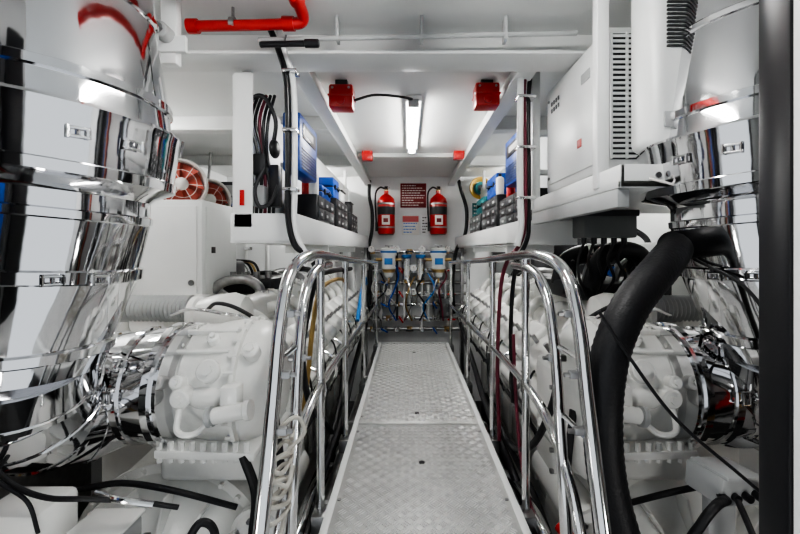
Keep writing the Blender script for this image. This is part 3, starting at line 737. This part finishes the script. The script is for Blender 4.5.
for x in (-1.80, -1.32):
    for y in (2.45, 2.89): o.box((x, y, -1.0), (x+.06, y+.06, -.28), WHITE, .004)
o.done()
o = O('electrical_cabinet')
o.box((1.62, 2.3, -1.0), (2.1, 2.9, 1.05), WHITE, .015); o.box((1.66, 2.288, -.3), (2.06, 2.302, 1.0), WHITE, .006)
o.cyl((1.71, 2.27, .6), (1.71, 2.29, .6), .018, DULL, seg=14)
o.done()
o = O('added_dark_panel')  # dark board added to deepen the shade below the right shelf
o.box((1.1, 5.2, .55), (2.4, 5.29, 1.25), DARK, .01)
for i in range(5):
    for j in range(2): o.box((1.14+i*.25, 5.19, .60+j*.32), (1.36+i*.25, 5.202, .88+j*.32), (GREY, BLKP, DARK)[(i+j) % 3], .004)
for k in range(6): o.tube([(1.2+k*.2, 5.18, .62), (1.2+k*.2, 5.1, .5), (1.15+k*.2, 5.12, .2), (1.15+k*.2, 5.2, -.2)], .018, BLACK, 8)
o.done()
def fan(x, y, z, r, ang):
    o = O('axial_fan')
    n = V(math.sin(ang), -math.cos(ang), -.05).normalized()
    c = V(x, y, z); up = V(0, 0, 1); s_ = n.cross(up).normalized(); up = s_.cross(n)
    o.lathe(c-n*.08, n, [(0, r), (.001, r+.010), (.09, r+.010), (.10, r+.016), (.112, r+.016), (.113, r), (.02, r-.004), (.0, r-.004)], SIGNT, 40)
    o.lathe(c-n*.07, n, [(0, r-.003), (.004, r-.003), (.005, .01)], PINK, 40)
    for k in range(7):
        a = 2*math.pi*k/7; b = a+.62
        q = lambda rad, an, d: c+(s_*math.cos(an)+up*math.sin(an))*rad+n*d
        vs = [q(.045, a, -.03), q(r*.55, a-.1, -.035), q(r*.95, a-.05, -.04), q(r*.95, b, .012), q(r*.6, b-.08, .01), q(.045, b-.2, .005)]
        o.add(vs+[v-n*.004 for v in vs], [(0, 1, 2, 3, 4, 5), (11, 10, 9, 8, 7, 6)]+[(i, (i+1) % 6, (i+1) % 6+6, i+6) for i in range(6)], PINK)
    o.lathe(c-n*.04, n, [(0, .05), (.07, .05), (.085, .03), (.088, .005)], SIGNT, 24)
    for rr in (.6, .95):
        o.tube([c+(s_*math.cos(a*math.pi/8)+up*math.sin(a*math.pi/8))*r*rr+n*.04 for a in range(17)], .002, SIGNT, 6, 2)
    for k in range(3):
        a = math.pi*k/3
        o.cyl(c+(s_*math.cos(a)+up*math.sin(a))*r+n*.04, c-(s_*math.cos(a)+up*math.sin(a))*r+n*.04, .0025, SIGNT, seg=6)
    o.cyl(c-n*.03+up*(r+.01), V(c.x, c.y+.03, 1.86), .012, DULL, seg=8)
    o.done()
fan(-1.79, 3.15, 1.52, .18, .75); fan(-1.74, 3.50, 1.44, .165, .75)
o = O('instrument_box')
o.box((-2.3, 4.2, 1.40), (-1.76, 4.3, 1.72), DARK, .015); o.box((-2.25, 4.19, 1.57), (-1.80, 4.202, 1.68), LGREY, .004)
for i in range(5): o.cyl((-2.22+i*.09, 4.19, 1.48), (-2.22+i*.09, 4.205, 1.48), .022, (RED, LGREY, SIGNT, LGREY, BLUE)[i], seg=12)
o.box((-2.25, 4.22, 1.27), (-1.86, 4.30, 1.385), BLKP, .01)
o.box((-2.39, 4.22, 1.45), (-2.29, 4.29, 1.6), DULL, .004)
o.done()
def aux(name, x, y, z, mirror=False):
    o = O(name, mirror)
    o.box((x-.22, y-.3, z-.15), (x+.22, y+.3, z+.15), BLKP, .04, seg=3)
    o.cyl((x-.1, y-.36, z), (x-.1, y-.28, z), .08, DULL, seg=20, ch=.01)
    o.cyl((x+.12, y-.36, z+.04), (x+.12, y-.28, z+.04), .05, BLUE, seg=20, ch=.01)
    for k in range(7):
        o.tube([(x-.2+k*.06, y-.3, z+.05), (x-.22+k*.07, y-.42, z+.12+.03*math.sin(k*2)), (x-.2+k*.08, y-.35, z+.28), (x-.1+k*.05, y-.1, z+.2)], .018 if k % 2 else .012, (BLACK, DULL, STEEL, BRASS)[k % 4], 10)
    for k in range(5):
        o.cyl((x-.18+k*.09, y-.2, z+.14), (x-.18+k*.09, y-.2, z+.24), .028, DULL if k % 2 else BRASS, seg=14, ch=.004)
    o.tube([(x-.25, y, z), (x-.35, y-.1, z+.1), (x-.35, y-.1, z+.35), (x-.2, y, z+.5)], .03, BLACK, 12)
    o.box((x-.2, y-.25, -1.0), (x-.14, y+.25, z-.14), DULL, .004); o.box((x+.14, y-.25, -1.0), (x+.2, y+.25, z-.14), DULL, .004)
    o.done()
aux('auxiliary_pump_set', -1.92, 3.9, .74)
aux('auxiliary_pump_set', -1.98, 2.0, .45)
aux('auxiliary_pump_set', -1.98, 4.2, .75, True)

o = O('air_intake_trunk')
o.tube([(.95, 2.5, .78), (1.0, 2.5, .93), (1.15, 2.5, .98), (1.38, 2.5, .96), (1.44, 2.5, .86)], .06, BLKP, 16)
o.tube([(.98, 2.15, .80), (1.02, 2.12, .95), (1.1, 2.12, 1.0), (1.25, 2.15, .97), (1.32, 2.2, .8)], .045, BLACK, 16)
for x in (1.1, 1.25): o.cyl((x, 2.5, .975), (x+.03, 2.5, .973), .068, STEEL, seg=20)
for k in range(6):
    o.tube([(.9+k*.1, 2.3, .75), (.92+k*.09, 2.28, .88), (.95+k*.1, 2.3, .93+.02*math.sin(k*3)), (1.0+k*.08, 2.4, .8)], .012, DULL if k % 2 else BLACK, 8)
o.box((.9, 2.2, .72), (1.46, 2.7, .82), DARK, .02)
o.done()
o = O('yellow_fuel_line')
o.tube([(-.50, 1.9, .2), (-.46, 1.85, .45), (-.44, 1.85, .65), (-.43, 1.95, .80), (-.42, 2.3, .83), (-.42, 2.7, .8)], .011, TAN, 10)
o.tube([(-.54, 1.9, .2), (-.50, 1.8, .5), (-.48, 1.8, .72), (-.46, 1.9, .86), (-.44, 2.3, .88), (-.43, 3.0, .86)], .016, BLACK, 10)
o.done()
o = O('engine_bay_hose')
o.tube([(-.42, 2.2, .0), (-.42, 2.0, .15), (-.44, 1.8, .3), (-.45, 1.7, .55), (-.42, 1.68, .75), (-.40, 1.75, .9)], .014, BLACK, 10)
o.tube([(-.40, 3.8, .3), (-.42, 3.2, .1), (-.41, 2.6, -.02), (-.42, 2.0, -.1), (-.42, 1.4, -.2)], .02, BLACK, 10)
o.tube([(-.44, 4.2, .65), (-.42, 3.9, .72), (-.42, 3.6, .6), (-.43, 3.4, .4)], .018, LBLUE, 10)
o.tube([(-.46, 2.4, -.3), (-.44, 1.9, -.12), (-.42, 1.5, -.08), (-.43, 1.2, -.2)], .025, STEEL, 12)
o.tube([(-.44, 2.7, .3), (-.42, 2.5, .1), (-.43, 2.2, -.05), (-.44, 1.8, -.15), (-.45, 1.5, -.3)], .013, BLACK, 10)
o.done()
o = O('engine_bay_hose')
o.tube([(.52, 2.1, .0), (.50, 1.8, .1), (.52, 1.6, .25), (.56, 1.5, .5), (.54, 1.5, .75), (.52, 1.6, .88)], .014, BLACK, 10)
o.tube([(.50, 3.8, .3), (.52, 3.2, .1), (.51, 2.6, -.02), (.52, 2.0, -.1), (.52, 1.4, -.2)], .02, BLACK, 10)
o.tube([(.52, 2.4, -.3), (.52, 1.9, -.12), (.51, 1.5, -.06), (.53, 1.2, -.15)], .025, STEEL, 12)
o.tube([(.50, 1.9, .6), (.50, 1.85, .3), (.49, 1.7, .05), (.5, 1.5, -.1)], .008, MAROON, 10)
o.tube([(.54, 2.7, .3), (.52, 2.5, .1), (.53, 2.2, -.02), (.54, 1.7, -.05), (.56, 1.4, -.2)], .013, BLACK, 10)
o.cyl((.55, 1.45, .0), (.58, 1.38, -.02), .022, RED, seg=14)
o.done()
o = O('bilge_pipework')
for (x, z, r) in ((-.40, -.25, .03), (-.45, -.42, .045), (.52, -.25, .03), (.57, -.42, .045), (-.38, -.6, .03), (.48, -.6, .03)):
    o.cyl((x, .6, z), (x, 5.2, z), r, ENGW2 if r > .04 else DULL, seg=16)
    for y in (1.2, 1.9, 2.8, 3.8): o.cyl((x, y, z), (x, y+.03, z), r+.015, LGREY, seg=16)
for y in (1.0, 2.0, 3.0, 4.0):
    o.box((-.52, y, -.68), (-.33, y+.03, -.64), DARK, .003); o.box((.44, y, -.68), (.64, y+.03, -.64), DARK, .003)
    o.box((-.43, y, -1.0), (-.40, y+.03, -.64), DARK, .003); o.box((.53, y, -1.0), (.56, y+.03, -.64), DARK, .003)
o.done()

# ------------------------------------------------------------ world + camera
w = bpy.data.worlds.new('World'); bpy.context.scene.world = w; w.use_nodes = True
w.node_tree.nodes['Background'].inputs[0].default_value = (0.9, 0.95, 1, 1)
w.node_tree.nodes['Background'].inputs[1].default_value = 0.9
try:
    bpy.context.scene.view_settings.look = 'AgX - High Contrast'
except Exception as e:
    print('look', e)
cam = bpy.data.cameras.new('camera'); cam.lens = 18; cam.sensor_width = 36; cam.clip_start = 0.02
cam.shift_x = -0.01; cam.shift_y = -0.02125
co = bpy.data.objects.new('camera', cam); bpy.context.collection.objects.link(co)
co.location = (0, 0, 1.0); co.rotation_euler = (math.pi/2, 0, 0)
bpy.context.scene.camera = co
